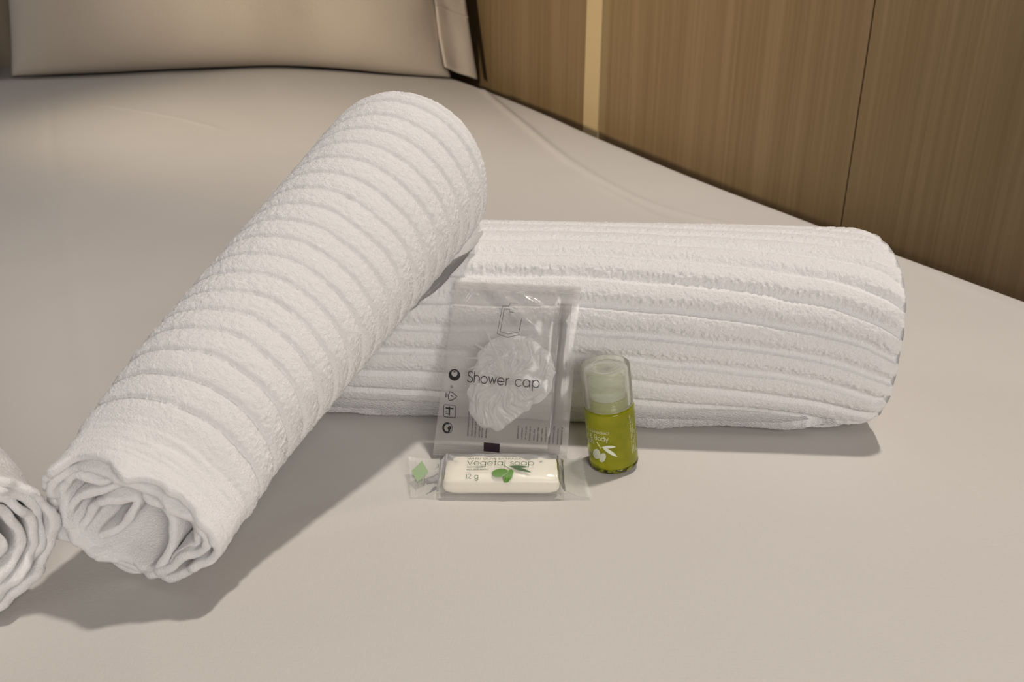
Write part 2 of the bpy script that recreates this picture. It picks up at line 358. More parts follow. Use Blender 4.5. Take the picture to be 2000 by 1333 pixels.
# ------------------------------------------------------------------ towels
def roll(name, N, f1, f2, axis, L, path, Rf, disp, thick=.0032, step=.00045, inner_depth=.06, lip=None, square=None, post=None, recess=.0, taper_end=.010, innerstep=.0011):
    """A towel rolled from one cloth. path: (S,2) centre line of the cloth in the end plane, outermost first.
    The outer turn carries the pile; the inner turns only reach inner_depth from the near end (and a little at the far one)."""
    N, f1, f2, axis = map(np.asarray, (N, f1, f2, axis))
    def prep(P):
        T = np.gradient(P, axis=0); T /= np.linalg.norm(T, axis=1)[:, None]+1e-9
        n = np.stack([T[:, 1], -T[:, 0]], 1); sg = np.sign(np.median((n*P).sum(1))); n = n*sg
        return n
    th = np.unwrap(np.arctan2(path[:, 1], path[:, 0])); turn = np.abs(th-th[0])
    ie = int(np.searchsorted(np.maximum.accumulate(turn), 2*math.pi+.12))
    outer = path[:ie]; slen = np.linalg.norm(np.diff(path, axis=0), axis=1).sum()
    olen = np.linalg.norm(np.diff(outer, axis=0), axis=1).sum()
    Po = resample(outer, int(olen/step)); Pi = resample(path[ie-1:], max(8, int((slen-olen)/innerstep)))
    tho = np.arctan2(outer[:, 1], outer[:, 0]); ro = np.hypot(outer[:, 0], outer[:, 1])
    k = np.argsort(tho); tk = np.r_[tho[k][-1:]-2*math.pi, tho[k], tho[k][:1]+2*math.pi]; rk = np.r_[ro[k][-1:], ro[k], ro[k][:1]]
    # outward-most radius in each direction
    def rout(t): return np.interp(t, tk, rk)
    def sweep(P, us, offs, high, sbase):
        n2 = prep(P); t = np.arctan2(P[:, 1], P[:, 0]); rr = rout(t)
        s = np.r_[0, np.cumsum(np.linalg.norm(np.diff(P, axis=0), axis=1))]+sbase
        U = np.broadcast_to(us[None], (len(P), len(us))).copy(); O = np.broadcast_to(offs[None], U.shape).copy()
        S = np.broadcast_to(s[:, None], U.shape); TH = np.broadcast_to(t[:, None], U.shape)
        fr = np.clip(U/L, 0, 1)
        Rt = Rf(fr, TH)
        bl = sst(0, .055, U); sc_ = (1-bl)+bl*Rt/rr[:, None]
        sc_ = sc_*(1-.13*np.clip((U-(L-taper_end))/taper_end, 0, 1)**2.5)
        if lip is not None: U = U+lip(S, TH)*(1-sst(0, .05, U))
        if high:
            D, dU = disp(np.clip(U, 0, L), S, TH); pm = np.clip(offs/(thick/2), 0, 1)[None]
            O = O+D*pm; U = U+dU*(offs > 0)[None]
        O = O+.0007*noise(S, U*.3, .0065, 34)*(1-sst(.0, .02, U))
        if not high: O = O+.00012*(np.random.RandomState(5).rand(*O.shape)*2-1)+.0003*noise(S, U, .004, 33)*np.sign(offs)[None]
        U = U+recess*np.clip((.80-np.hypot(P[:, 0], P[:, 1])[:, None]/rr[:, None])/.8, 0, 1)*(1-sst(0, .05, U))
        a = P[:, 0][:, None]*sc_+n2[:, 0][:, None]*O; b = P[:, 1][:, None]*sc_+n2[:, 1][:, None]*O
        return N+a[..., None]*f1+b[..., None]*f2+U[..., None]*axis
    def profile(ufine, depth, far=False):
        h = thick/2; la = np.linspace(math.pi/2, -math.pi/2, 9)[1:-1]
        back = np.r_[0, .002, .005, np.arange(.008, depth, .004), depth]
        hem = lambda u: h+.0004*(1-sst(.002, .006, u))
        return np.r_[ufine[::-1], -h*np.cos(la), back], np.r_[hem(ufine[::-1]), h*np.sin(la)*1.35, -hem(back)]
    uf = np.arange(0, L+1e-6, step)
    us, of = profile(uf, L)
    of = np.asarray(of)
    V1 = sweep(Po, us, of, True, 0.)
    V1 = V1.reshape(-1, 3) if post is None else post(V1.reshape(-1, 3))
    F1 = grid_faces(len(Po), len(us))
    ui = np.r_[np.linspace(0, .012, 10), np.linspace(.016, inner_depth, 14)]
    us2, of2 = profile(ui, inner_depth)
    V2 = sweep(Pi, us2, of2, False, olen); V2 = V2.reshape(-1, 3)
    if post is not None: V2 = post(V2)
    F2 = grid_faces(len(Pi), len(us2), off=len(V1))
    # inner turns seen at the far end
    us3 = np.r_[L-.02, L-.006, L-.002, L-.001, L-.001, L-.002, L-.006, L-.02]; of3 = np.array([1, 1, 1, .6, -.6, -1, -1, -1])*thick/2
    V3 = sweep(Pi, us3, of3, False, olen).reshape(-1, 3)
    if post is not None: V3 = post(V3)
    F3 = grid_faces(len(Pi), len(us3), off=len(V1)+len(V2))
    o = mesh_obj(name, np.vstack([V1, V2, V3]), np.vstack([F1, F2, F3]), M['terry'])
    return o, np.vstack([V1, V2])

def pile(a, b, k=1.0, seed=60):
    return k*(.00020*noise(a, b, .0010, seed)+.00017*(np.random.RandomState(seed).rand(*np.broadcast(a, b).shape)*2-1)+.00010*noise(a, b, .009, seed+2))

# --- leaning towel: rolled crosswise so the ribs run round it
N = C0+ray(246, 1004)*.322; Fp = C0+ray(802, 334)*.433
ax = unit(Fp-N); cdir = unit(C0-N); nrm = unit(-ax+.50*cdir)
f1 = unit(np.cross(nrm, [0, 0, 1]))*-1; f1 = f1 if f1[0] > 0 else -f1; f2 = unit(np.cross(f1, nrm)); f2 = f2 if f2[2] > 0 else -f2
trace = [(1010, 1024), (800, 1000), (600, 915), (400, 790), (325, 650), (272, 490), (300, 398), (380, 352), (560, 348), (720, 398), (900, 492), (1080, 632),
         (1210, 760), (1246, 840), (1212, 900), (1130, 920),
         (1060, 965), (940, 985), (790, 968), (620, 890), (440, 760), (362, 640), (312, 500), (332, 432), (450, 398), (560, 418), (740, 498), (880, 572), (1050, 668), (1165, 772), (1182, 830), (1125, 866), (1060, 872),
         (960, 935), (800, 940), (600, 868), (455, 760), (385, 660), (348, 560), (358, 482), (420, 456), (540, 512), (700, 572), (800, 632), (950, 702), (1060, 782), (1095, 826), (1062, 848), (1010, 878),
         (950, 945), (860, 955), (700, 908), (520, 820), (418, 722), (382, 645), (412, 586), (500, 578), (620, 598), (780, 652), (888, 732), (942, 820), (938, 890), (880, 945), (790, 945),
         (680, 912), (545, 838), (468, 765), (452, 725), (490, 670), (545, 634), (620, 652), (690, 702), (650, 776), (575, 790)]
pp = []
for x, y in trace:
    r = ray(x/2.898, 780+y/2.898); t_ = ((N-C0)@nrm)/(r@nrm); q = C0+r*t_-N; pp.append((q@f1, q@f2))
path = spline(pp, 1600)
L_d = float(np.linalg.norm(Fp-N))
RA, RB = .0312, .0408
def Rf_d(fr, th): return RA+(RB-RA)*fr+.0006*np.sin(3*th+4*fr)
def disp_d(U, S, TH):
    th_w = .0012*noise(TH*.02, U*.3, .02, 71)+.0007*noise(TH*.02, U*.3, .008, 72)
    x = (U-.020+th_w)/.0100; ph = x-np.floor(x)
    groove = np.exp(-((ph-.5)/.07)**2)
    ribs = .0006*(1-groove)-.0009*groove+.0008*np.sin(math.pi*((ph+.5) % 1))
    m = sst(.012, .022, U)
    far = np.exp(-((U-(L_d-.005))/.0009)**2)+.7*np.exp(-((U-(L_d-.0085))/.0008)**2)
    hemz = .0004*noise(U*4, TH*.01, .004, 75)+.0004*np.sin(U/.0011)*noise(TH*.02, U, .01, 76)
    fz = .55+.45*noise(TH*.02, U, .02, 74)
    return m*ribs+(1-m)*hemz-far*.0008+pile(S, U, 1.0)*(.35+.65*m)*(1+.6*fz), 0.*U
def lip_d(S, TH): return .0030*noise(S, S*0, .011, 81)+.0014*noise(S, S*0, .005, 82)
diag, Vd = roll('rolled_towel', N, f1, f2, ax, L_d, path, Rf_d, disp_d, thick=.0026, lip=lip_d, recess=.013, inner_depth=.07)
np.save('/tmp/vd.npy', Vd); print('diag min z', Vd[:, 2].min(), 'L', L_d)
dz = -Vd[:, 2].min()+.0003
tag(diag, 'white ribbed towel rolled up and leaning diagonally on the flat-lying rolled towel', 'towel', 'white rolled towels')

# --- horizontal towel: rolled lengthwise, ribs run along it
xa, xb = -.105, .1895
def axp(x): return np.array([x, .4465-.075*(x-.0), .0475])
Nh = axp(xb); ah = unit(axp(xa)-axp(xb)); Lh = float(np.linalg.norm(axp(xb)-axp(xa)))
g1 = unit([-ah[1], ah[0], 0]); g1 = g1 if g1[1] < 0 else -g1     # towards the camera
g2 = np.array([0, 0, 1.])
HA, HB, EX = .0485, .0455, 2.7
def sel(th, s=1.): c = np.abs(np.cos(th)); d = np.abs(np.sin(th)); return s/((c/HA)**EX+(d/HB)**EX)**(1/EX)
th0 = math.radians(-52); tt = np.linspace(0, 2*math.pi*6.2, 3000)
fac = 1-.142*tt/(2*math.pi); fac[tt < 2*math.pi] = np.interp(tt[tt < 2*math.pi], [0, .5, 5.2, 2*math.pi], [1.0, 1.0, .985, .9])
rr = np.array([sel(th0+a) for a in tt])*fac
path_h = np.stack([rr*np.cos(th0+tt), rr*np.sin(th0+tt)], 1); path_h = resample(path_h, 2600)
def Rf_h(fr, th): return sel(th)
def Lbend(U):   # the ribs sag downwards towards the right-hand end
    return .020*np.exp(-U/.055)+.004*np.exp(-U/.012)
def disp_h(U, S, TH):
    s = S+Lbend(U)+.0010*noise(U, U*0, .05, 91)+.0006*noise(U, S, .018, 92)
    # rib phases along the cloth
    x = (s-.004)/.0128; k_ = np.floor(x); ph = x-k_
    amp = .45+.55*sst(.028, .045, s)*(1-sst(.085, .108, s))     # deep on the front, pressed flat on top and at the foot
    wd = .10+.16*amp
    gro = np.exp(-((ph-.15)/wd)**2)
    h = .0017*amp*(1-gro)-.0008*amp*gro-.0006*(1-amp)*np.exp(-((ph-.15)/.06)**2)+.0006*np.sin(math.pi*((ph-.15) % 1))
    loops = np.clip(1-np.abs(ph-.42)/.22, 0, 1)*amp
    rough = pile(U, S, .8, 160)+loops*(.00075*noise(U, S, .0012, 95)+.0003*noise(U, S, .0007, 96))
    low = .0022*np.sin(U*58+.6)*(1-sst(0, .02, S))*(1-sst(.11, .14, U))+.0007*noise(U, S*0, .012, 97)*(1-sst(0, .01, S))
    endf = -.0035*(1-np.clip(U/.009, 0, 1))**2
    return h+rough+low+endf, 0.*U
# hollow pressed into it by the leaning towel
def dent(V):
    V = V.copy()
    d = V-N; t_ = d@ax; rad = d-np.multiply.outer(t_, ax); r = np.linalg.norm(rad, axis=1)
    Rr = (RA+(RB-RA)*np.clip(t_/L_d, 0, 1))+.0078
    m = (t_ > -.04) & (t_ < L_d+.04) & (r < Rr)
    V[m] += (rad[m]/r[m][:, None])*(Rr[m]-r[m])[:, None]
    V[:, 2] = np.maximum(V[:, 2], .0004)
    return V
hor, Vh = roll('rolled_towel', Nh, g1, g2, ah, Lh, path_h, Rf_h, disp_h, thick=.0028, post=dent, inner_depth=.04, taper_end=.01)
tag(hor, 'white ribbed towel lying flat across the bed behind the toiletries', 'towel', 'white rolled towels')

# --- third towel, only its end in the lower left corner
N3 = C0+ray(-75, 1066)*.300; N3[2] = .0325
a3 = unit([-.80, .60, .05]); cd3 = unit(C0-N3); n3 = unit(-a3+.0*cd3)
h1 = unit(np.cross(a3, [0, 0, 1])); h1 = h1 if h1[1] < 0 else -h1; h1 = -h1; h2 = unit(np.cross(h1, a3)); h2 = h2 if h2[2] > 0 else -h2
tt = np.linspace(0, 2*math.pi*5.3, 2200); fac = np.interp(tt/(2*math.pi), [0, 1, 2, 3, 4, 5.3], [1, .90, .78, .66, .50, .10])
ph3 = math.radians(-135)
wob = 1+.05*np.sin(2*(ph3-tt)+.6)*tt/20+.03*np.sin(5*tt)*sst(6, 20, tt)
rr = .0315*fac*wob; path3 = np.stack([rr*np.cos(ph3-tt), rr*np.sin(ph3-tt)*.97], 1); path3 = resample(path3, 1800)
def Rf3(fr, th): return .033+.004*fr
def disp3(U, S, TH):
    x = (U-.022)/.0100; ph = x-np.floor(x); gr = np.exp(-((ph-.5)/.09)**2); m = sst(.014, .024, U)
    return m*(.0011*(1-gr)-.0003*gr)+.0010*noise(S, U, .012, 131)*(1-m)+pile(S, U, 1.2, 260), 0.*U
def lip3(S, TH): return .0028*noise(S, S*0, .012, 141)+.0014*noise(S, S*0, .005, 142)
tw3, V3 = roll('rolled_towel', N3, h1, h2, a3, .17, path3, Rf3, disp3, thick=.0028, lip=lip3, recess=-.006, inner_depth=.06, step=.0006)
print('tw3 min z', V3[:, 2].min())
np.save('/tmp/v3.npy', V3)
tag(tw3, 'white rolled towel cut off by the photo edge in the lower left corner', 'towel', 'white rolled towels')
for o_, Vx in ((diag, Vd), (tw3, V3)):
    n_ = len(o_.data.vertices); co = np.empty(n_*3, np.float32); o_.data.vertices.foreach_get('co', co); co = co.reshape(-1, 3)
    lo = .0004; z = co[:, 2]; z[:] = np.where(z < lo+.004, lo+.004*np.exp((z-lo-.004)/.004), z)
    o_.data.vertices.foreach_set('co', co.ravel()); o_.data.update()

# ------------------------------------------------------------------ flat print
def arc(cx, cy, rx, ry, a0, a1, n=18):
    a = np.radians(np.linspace(a0, a1, n)); return [(cx+rx*math.cos(q), cy+ry*math.sin(q)) for q in a]
GL = {  # thin geometric letters, x-height 1
 'S': (.95, [arc(.5, 1.12, .36, .36, 25, 270, 16)[:-1]+arc(.47, .38, .42, .38, 90, -160, 16)]),
 'h': (.92, [[(.05, 0), (.05, 1.5)], [(.05, .55)]+arc(.45, .58, .40, .42, 180, 0)+[(.85, 0)]]),
 'o': (1.15, [arc(.55, .5, .5, .5, 0, 360, 28)]),
 'w': (1.2, [[(.0, 1), (.28, 0), (.57, 1), (.86, 0), (1.14, 1)]]),
 'e': (1.15, [[(.05, .5), (1.05, .5)]+arc(.55, .5, .5, .5, 0, 320, 26)]),
 'r': (.55, [[(.08, 0), (.08, 1)], arc(.50, .58, .42, .42, 180, 90, 8)]),
 'c': (1.05, [arc(.55, .5, .5, .5, 42, 318, 24)]),
 'a': (1.25, [arc(.55, .5, .5, .5, 0, 360, 28), [(1.05, 0), (1.05, 1)]]),
 'p': (1.25, [arc(.60, .5, .5, .5, 0, 360, 28), [(.1, -.5), (.1, 1)]]),
 'g': (1.25, [arc(.55, .5, .5, .5, 0, 360, 28), [(1.05, 1), (1.05, -.1)]+arc(.6, -.1, .45, .38, 0, -150, 12)]),
 'V': (1.15, [[(.0, 1.45), (.52, 0), (1.05, 1.45)]]),
 't': (.55, [[(.27, 0), (.27, 1.45)], [(.0, 1), (.55, 1)]]),
 'l': (.3, [[(.12, 0), (.12, 1.5)]]),
 's': (.72, [arc(.36, .74, .26, .25, 30, 270, 12)[:-1]+arc(.34, .25, .28, .25, 90, -150, 12)]),
 'B': (1.0, [[(.1, 0), (.1, 1.45), (.5, 1.45)]+arc(.5, 1.09, .34, .36, 90, -90, 12)+[(.1, .74), (.55, .74)]+arc(.55, .37, .38, .37, 90, -90, 12)+[(.1, 0)]]),
 'H': (1.2, [[(.1, 0), (.1, 1.45)], [(1.0, 0), (1.0, 1.45)], [(.1, .74), (1.0, .74)]]),
 'i': (.3, [[(.12, 0), (.12, 1)], [(.12, 1.3), (.12, 1.42)]]),
 'd': (1.25, [arc(.55, .5, .5, .5, 0, 360, 28), [(1.05, 0), (1.05, 1.5)]]),
 'y': (.95, [[(.0, 1), (.45, 0)], [(.9, 1), (.25, -.5)]]),
 'n': (.92, [[(.05, 0), (.05, 1)], [(.05, .55)]+arc(.45, .58, .40, .42, 180, 0)+[(.85, 0)]]),
 'W': (1.7, [[(.0, 1.45), (.4, 0), (.8, 1.45), (1.2, 0), (1.6, 1.45)]]),
 '&': (1.15, [[(1.05, 0), (.3, 1.0)]+arc(.5, 1.18, .24, .27, 200, -20, 12)+[(.6, .85), (.25, .62)]+arc(.45, .36, .38, .36, 130, 345, 16)]),
 '1': (.55, [[(.1, 1.2), (.35, 1.45), (.35, 0)]]),
 '2': (.95, [arc(.45, 1.05, .38, .38, 165, -30, 14)+[(.08, 0), (.88, 0)]]),
 ' ': (.6, []),
}
def strokes(text, size, x=0., y=0., gap=.14):
    out = []
    for ch in text:
        wd, ps = GL[ch]
        for p in ps: out.append([(x+q[0]*size, y+q[1]*size) for q in p])
        x += (wd+gap)*size
    return out, x
def ribbon_geo(polys, width):
    V, F = [], []
    for p in polys:
        P = np.asarray(p, float)
        if len(P) < 2: continue
        # subdivide long segments so the print can follow a curved surface
        Q = [P[0]]
        for a, b in zip(P[:-1], P[1:]):
            k = max(1, int(np.linalg.norm(b-a)/.0012)); Q += [a+(b-a)*(i+1)/k for i in range(k)]
        P = np.array(Q); T = np.gradient(P, axis=0); T /= np.linalg.norm(T, axis=1)[:, None]+1e-12
        n = np.stack([-T[:, 1], T[:, 0]], 1)*width/2; b0 = len(V)
        P[0] -= T[0]*width*.3; P[-1] += T[-1]*width*.3
        for a, m in zip(P, n): V += [a+m, a-m]
        for i in range(len(P)-1): F.append((b0+2*i, b0+2*i+1, b0+2*i+3, b0+2*i+2))
    return V, F
def blob_geo(pts):        # filled outline, fan from its centre, two rings
    P = np.asarray(pts, float); c = P.mean(0); n = len(P)
    V = list(P)+list((P+c)/2)+[c]; F = []
    for i in range(n):
        j = (i+1) % n; F += [(i, j, n+j, n+i), (n+i, n+j, 2*n)]
    return V, F
def merge(geos):
    V, F = [], []
    for v, f in geos: b = len(V); V += list(v); F += [tuple(i+b for i in q) for q in f]
    return V, F
def printed(name, geo, mapf, mat, parent):
    V, F = geo; W = [mapf(*q) for q in V]; return mesh_obj(name, np.array(W), F, mat, parent, False)
def text_geo(s, size, x=0, y=0, squeeze=1.0):     # small lettering in Blender's built-in font
    c = bpy.data.curves.new('t', 'FONT'); c.body = s; c.size = size*1.4; c.resolution_u = 2
    o = bpy.data.objects.new('t', c); sc.collection.objects.link(o); dg = bpy.context.evaluated_depsgraph_get()
    m = o.evaluated_get(dg).to_mesh(); V = [np.array([x+v.co.x*squeeze, y+v.co.y]) for v in m.vertices]; F = [tuple(p.vertices) for p in m.polygons]
    o.evaluated_get(dg).to_mesh_clear(); bpy.data.objects.remove(o); bpy.data.curves.remove(c); return V, F
def ell(cx, cy, a, b, rot, n=28, pinch=0):
    out = []
    for q in np.linspace(0, 2*math.pi, n, endpoint=False):
        x = a*math.cos(q); y = b*math.sin(q)*(1-pinch*abs(math.cos(q))**3); r = math.radians(rot)
        out.append((cx+x*math.cos(r)-y*math.sin(r), cy+x*math.sin(r)+y*math.cos(r)))
    return out

# ------------------------------------------------------------------ shower cap sachet
BL = on_bed(845, 889, .0022); BR = on_bed(1107, 905, .0022)
SU = unit(BR-BL); up0 = np.array([0, .0315, .0835]); SV = unit(up0-SU*(up0@SU)); SN = np.cross(SU, SV); SN = SN if SN[1] < 0 else -SN
def to_sachet(px, py):    # measured point -> coordinates on the sachet's plane (metres)
    r = ray(px, py); t_ = ((BL-C0)@SN)/(r@SN); q = C0+r*t_-BL; return q@SU, q@SV
cTL = to_sachet(889, 549); cTR = to_sachet(1134, 560); cBR = to_sachet(1106, 908); cBL = to_sachet(845, 889)
print('sachet corners', cTL, cTR, cBR)
def lerp2(a, b, t_): return (a[0]+(b[0]-a[0])*t_, a[1]+(b[1]-a[1])*t_)
def bulge(s, t_):
    e = np.clip(np.sin(math.pi*np.clip(s, 0, 1)), 0, 1)**.7*np.clip(np.sin(math.pi*np.clip((t_-.05)/.88, 0, 1)), 0, 1)**.8
    b = .0048*e
    b = b+.0024*np.exp(-(((t_-.80)-(.62-s)*.55)/.035)**2)*sst(.08, .3, s)*(1-sst(.55, .75, s))      # folds running down from the top corner
    b = b+.0019*np.exp(-(((t_-.93)-(.55-s)*.35)/.022)**2)*sst(.35, .5, s)*(1-sst(.8, .95, s))
    b = b+.0010*np.exp(-(((t_-.93)-(s-.12)*1.2)/.02)**2)*(1-sst(.1, .25, s))
    b = b-.0022*np.exp(-((s-.86)/.028)**2)*sst(.1, .3, t_)*(1-sst(.8, .97, t_))
    b = b+.0009*noise(np.asarray(s)*.065, np.asarray(t_)*.085, .010, 301)*e+.0004*noise(np.asarray(s)*.065+np.asarray(t_)*.04, np.asarray(t_)*.085, .005, 302)*e
    return b
def st_of(u, v):
    t_ = v/((cTL[1]+cTR[1])/2)
    for _ in range(3):
        l = lerp2(cBL, cTL, t_); r = lerp2(cBR, cTR, t_); s = (u-l[0])/(r[0]-l[0]); t_ = (v-(cBL[1]*(1-s)+cBR[1]*s))/((cTL[1]-cBL[1])*(1-s)+(cTR[1]-cBR[1])*s)
    return s, t_
def front_pt(u, v, off=.00025):
    s, t_ = st_of(u, v); return BL+SU*u+SV*v+SN*(float(bulge(s, t_))+off)
def back_pt(u, v, off=.00012):
    s, t_ = st_of(u, v); return BL+SU*u+SV*v+SN*(-.0004-.0002*float(bulge(s, t_))/.004+off)
sroot = thing('sachet', 'translucent plastic sachet printed Shower cap, leaning on the flat-lying towel', 'packet', tuple(BL))
ns, nt = 90, 120
S_, T_ = np.meshgrid(np.linspace(0, 1, ns), np.linspace(0, 1, nt), indexing='ij')
Lx = cBL[0]+(cTL[0]-cBL[0])*T_; Ly = cBL[1]+(cTL[1]-cBL[1])*T_; Rx = cBR[0]+(cTR[0]-cBR[0])*T_; Ry = cBR[1]+(cTR[1]-cBR[1])*T_
Ux = Lx+(Rx-Lx)*S_; Vy = Ly+(Ry-Ly)*S_; Bg = bulge(S_, T_)
base_p = BL+Ux[..., None]*SU+Vy[..., None]*SV
mesh_obj('front_film', (base_p+Bg[..., None]*SN).reshape(-1, 3), grid_faces(ns, nt), M['film'], sroot)
mesh_obj('back_film', (base_p-(.0006+.05*Bg)[..., None]*SN).reshape(-1, 3), grid_faces(ns, nt), M['film'], sroot)
def strip(name, s0, s1, t0, t1, off, mat, ridge=0, rk=1):
    A, B = np.meshgrid(np.linspace(s0, s1, 60), np.linspace(t0, t1, 40), indexing='ij')
    lx = cBL[0]+(cTL[0]-cBL[0])*B; ly = cBL[1]+(cTL[1]-cBL[1])*B; rx = cBR[0]+(cTR[0]-cBR[0])*B; ry = cBR[1]+(cTR[1]-cBR[1])*B
    u = lx+(rx-lx)*A; v = ly+(ry-ly)*A
    o_ = off+ridge*np.sin(B*rk); p = BL+u[..., None]*SU+v[..., None]*SV+(o_)[..., None]*SN if isinstance(o_, np.ndarray) else None
    return mesh_obj(name, p.reshape(-1, 3), grid_faces(60, 40), mat, sroot)
strip('top_seal', 0, 1, .955, .995, .0001, M['seal'], .0001, 900)
strip('bottom_seal', 0, 1, .0, .075, .0001, M['seal'], .0001, 500)
strip('shaded_back_seam', .85, .945, .05, .90, -.0003, M['seam'], .00001, 100)  # seam flap; its dark film stands in for shade along the fold
# print on the front film
st, xend = strokes('Shower cap', 1.0)
p0 = np.array(to_sachet(914, 745)); p1 = np.array(to_sachet(1056, 757)); sc1 = np.linalg.norm(p1-p0)/xend*1.01; dr = unit(p1-p0); up1 = np.array([-dr[1], dr[0]])
st = [[tuple(p0+dr*q[0]*sc1+up1*q[1]*sc1*1.12) for q in s_] for s_ in st]
printed('shower_cap_lettering', ribbon_geo(st, .00040), front_pt, M['black'], sroot)
S2 = lambda pts: [to_sachet(*q) for q in pts]
def c1(x, y): return (840+x/6.667, 540+y/6.667)
def c2(x, y): return (840+x/6.667, 700+y/6.667)
logo = [[c1(*q) for q in [(1150, 352), (1055, 348), (1040, 390), (948, 388), (885, 745), (1020, 795), (1172, 760)]],
        [c1(*q) for q in [(1095, 472), (1040, 462), (1045, 430), (972, 425), (925, 718), (1020, 752), (1165, 728), (1200, 560)]]]
printed('tag_shaped_logo', ribbon_geo([S2(q) for q in logo], .00026), front_pt, M['greyline'], sroot)
# icons down the left edge
def ring_geo(cx, cy, r1, r2, n=32, dx=0, dy=0):
    V, F = [], []
    for i in range(n):
        a = 2*math.pi*i/n; V += [(cx+r1*math.cos(a), cy+r1*math.sin(a)), (cx+dx+r2*math.cos(a), cy+dy+r2*math.sin(a))]
    for i in range(n): j = (i+1) % n; F.append((2*i, 2*i+1, 2*j+1, 2*j))
    return V, F
a_ = to_sachet(*c2(327, 215)); mm = .001
printed('crescent_mark', merge([ring_geo(a_[0], a_[1], 2.85*mm, 1.55*mm, dx=.0, dy=.75*mm), ribbon_geo([[(a_[0], a_[1]+1.3*mm), (a_[0]+.3*mm, a_[1]+2.9*mm)], [(a_[0]-.7*mm, a_[1]+1.5*mm), (a_[0]+.8*mm, a_[1]+1.6*mm)]], .0003)]), front_pt, M['black'], sroot)
a_ = to_sachet(*c2(290, 368)); printed('registered_mark', merge([ring_geo(a_[0], a_[1], .7*mm, .48*mm), blob_geo(ell(*a_, .25*mm, .3*mm, 0, 8))]), front_pt, M['greyline'], sroot)
tri = [S2([c2(*q) for q in [(262, 432), (300, 440), (362, 490)]]), S2([c2(*q) for q in [(352, 505), (300, 540), (262, 545)]]), S2([c2(*q) for q in [(250, 530), (248, 480), (262, 440)]])]
printed('recycling_mark', merge([ribbon_geo(tri, .0004), ribbon_geo([S2([c2(*q) for q in [(215, 450), (212, 505)]]), S2([c2(*q) for q in [(232, 465), (230, 500)]]), S2([c2(*q) for q in [(280, 480), (310, 495)]])], .0004)]), front_pt, M['grey'], sroot)
sq = S2([c2(*q) for q in [(200, 602), (330, 608), (346, 625), (342, 755), (325, 768), (195, 760), (180, 742), (184, 615), (200, 602)]])
printed('box_mark', ribbon_geo([sq], .00032), front_pt, M['grey'], sroot)
printed('box_mark_arrow', merge([ribbon_geo([S2([c2(*q) for q in [(215, 645), (310, 652)]]), S2([c2(*q) for q in [(262, 630), (258, 735)]])], .0007), ribbon_geo([S2([c2(*q) for q in [(212, 690), (235, 700)]]), S2([c2(*q) for q in [(212, 715), (245, 722)]])], .0003)]), front_pt, M['black'], sroot)
a_ = to_sachet(*c2(232, 905))
printed('swirl_mark', merge([ribbon_geo([arc(a_[0], a_[1], 2.1*mm, 2.3*mm, 75, 285, 20)+[(a_[0]+1.0*mm, a_[1]-.9*mm), (a_[0]+.5*mm, a_[1])]], .0010), blob_geo(ell(a_[0]+1.1*mm, a_[1]+.1*mm, 1.1*mm, .8*mm, 35, 16)),
        ribbon_geo([arc(a_[0]+.1*mm, a_[1], 2.4*mm, 2.7*mm, 70, -70, 16)], .00022)]), front_pt, M['black'], sroot)
q4 = S2([c2(*q) for q in [(705, 1092), (912, 1108), (905, 1232), (698, 1212)]])
printed('register_patch', ([*q4], [(0, 1, 2, 3)]), front_pt, M['darkpatch'], sroot)
# fine print on the back film, read through the sachet, its lines running up the packet
cols = [(525, 480, 1020), (560, 740, 1025), (612, 640, 1030), (660, 700, 1030), (700, 640, 1035), (745, 750, 1038)]
geo = []; rr_ = random.Random(5)
def dashes(xp, y0, y1, slope=-.07, wpx=20):
    out = []; y = y0
    while y < y1:
        x = xp+slope*(y-y0)
        if rr_.random() > .16:
            a_ = rr_.uniform(.15, .5)*wpx; b_ = rr_.uniform(.15, .5)*wpx
            out.append(S2([c2(x-a_, y), c2(x+b_, y)]))
            if rr_.random() < .45: xo = x+rr_.choice([-.35, .0, .35])*wpx; out.append(S2([c2(xo, y), c2(xo, y+5)]))
        y += 5.2
    return out
for i, (a, b, c_) in enumerate(cols): geo += dashes(a, b, c_)
printed('fine_print_left', ribbon_geo(geo, .00026), lambda u, v: back_pt(u, v, .0003), M['grey'], sroot)
geo = []
for i, x in enumerate(range(1150, 1740, 52)):
    geo += dashes(x, 880+(i*5)-(40 if i > 6 else 0)+(30 if i % 3 == 1 else 0), 1050+i*7.5, wpx=18)
printed('fine_print_right', ribbon_geo(geo, .00026), lambda u, v: back_pt(u, v, .0003), M['grey'], sroot)

# --- shower cap crumpled inside
cc = to_sachet(993, 742); c0 = BL+SU*cc[0]+SV*cc[1]
def capgeo():
    nr_, na = 70, 420; r = np.linspace(0, 1, nr_); a = np.linspace(0, 2*math.pi, na, endpoint=False); Rr, A = np.meshgrid(r, a, indexing='ij')
    ou = .0205*(1+.13*np.sin(2*A+.6)+.08*np.sin(3*A+2)+.05*noise(A, A*0, .18, 401))
    ang = A+.5*noise(Rr, A*.0+1, .3, 402)*Rr
    x = Rr*ou*np.cos(ang)*.95; y = Rr*ou*np.sin(ang)*1.12
    rid = lambda n_: 1-2*np.abs(n_)
    pl = rid(noise(A+.25*Rr*noise(A*0, Rr, .3, 409), Rr*.35, .13, 403))*.9+rid(noise(A, Rr*.5, .055, 404))*.5
    cr = rid(noise(x+.3*y, y, .0075, 405))+.6*rid(noise(x, y-.4*x, .0038, 406))
    h = .0013*pl*Rr**.5+.00075*cr+.0018*np.clip(1-Rr**2, 0, 1)**.5-.0012*np.exp(-(Rr/.12)**2)
    h = np.clip(.75*h+.0010, .0001, .0046)*(1-Rr**8*.7)
    return x, y, h
x, y, h = capgeo()
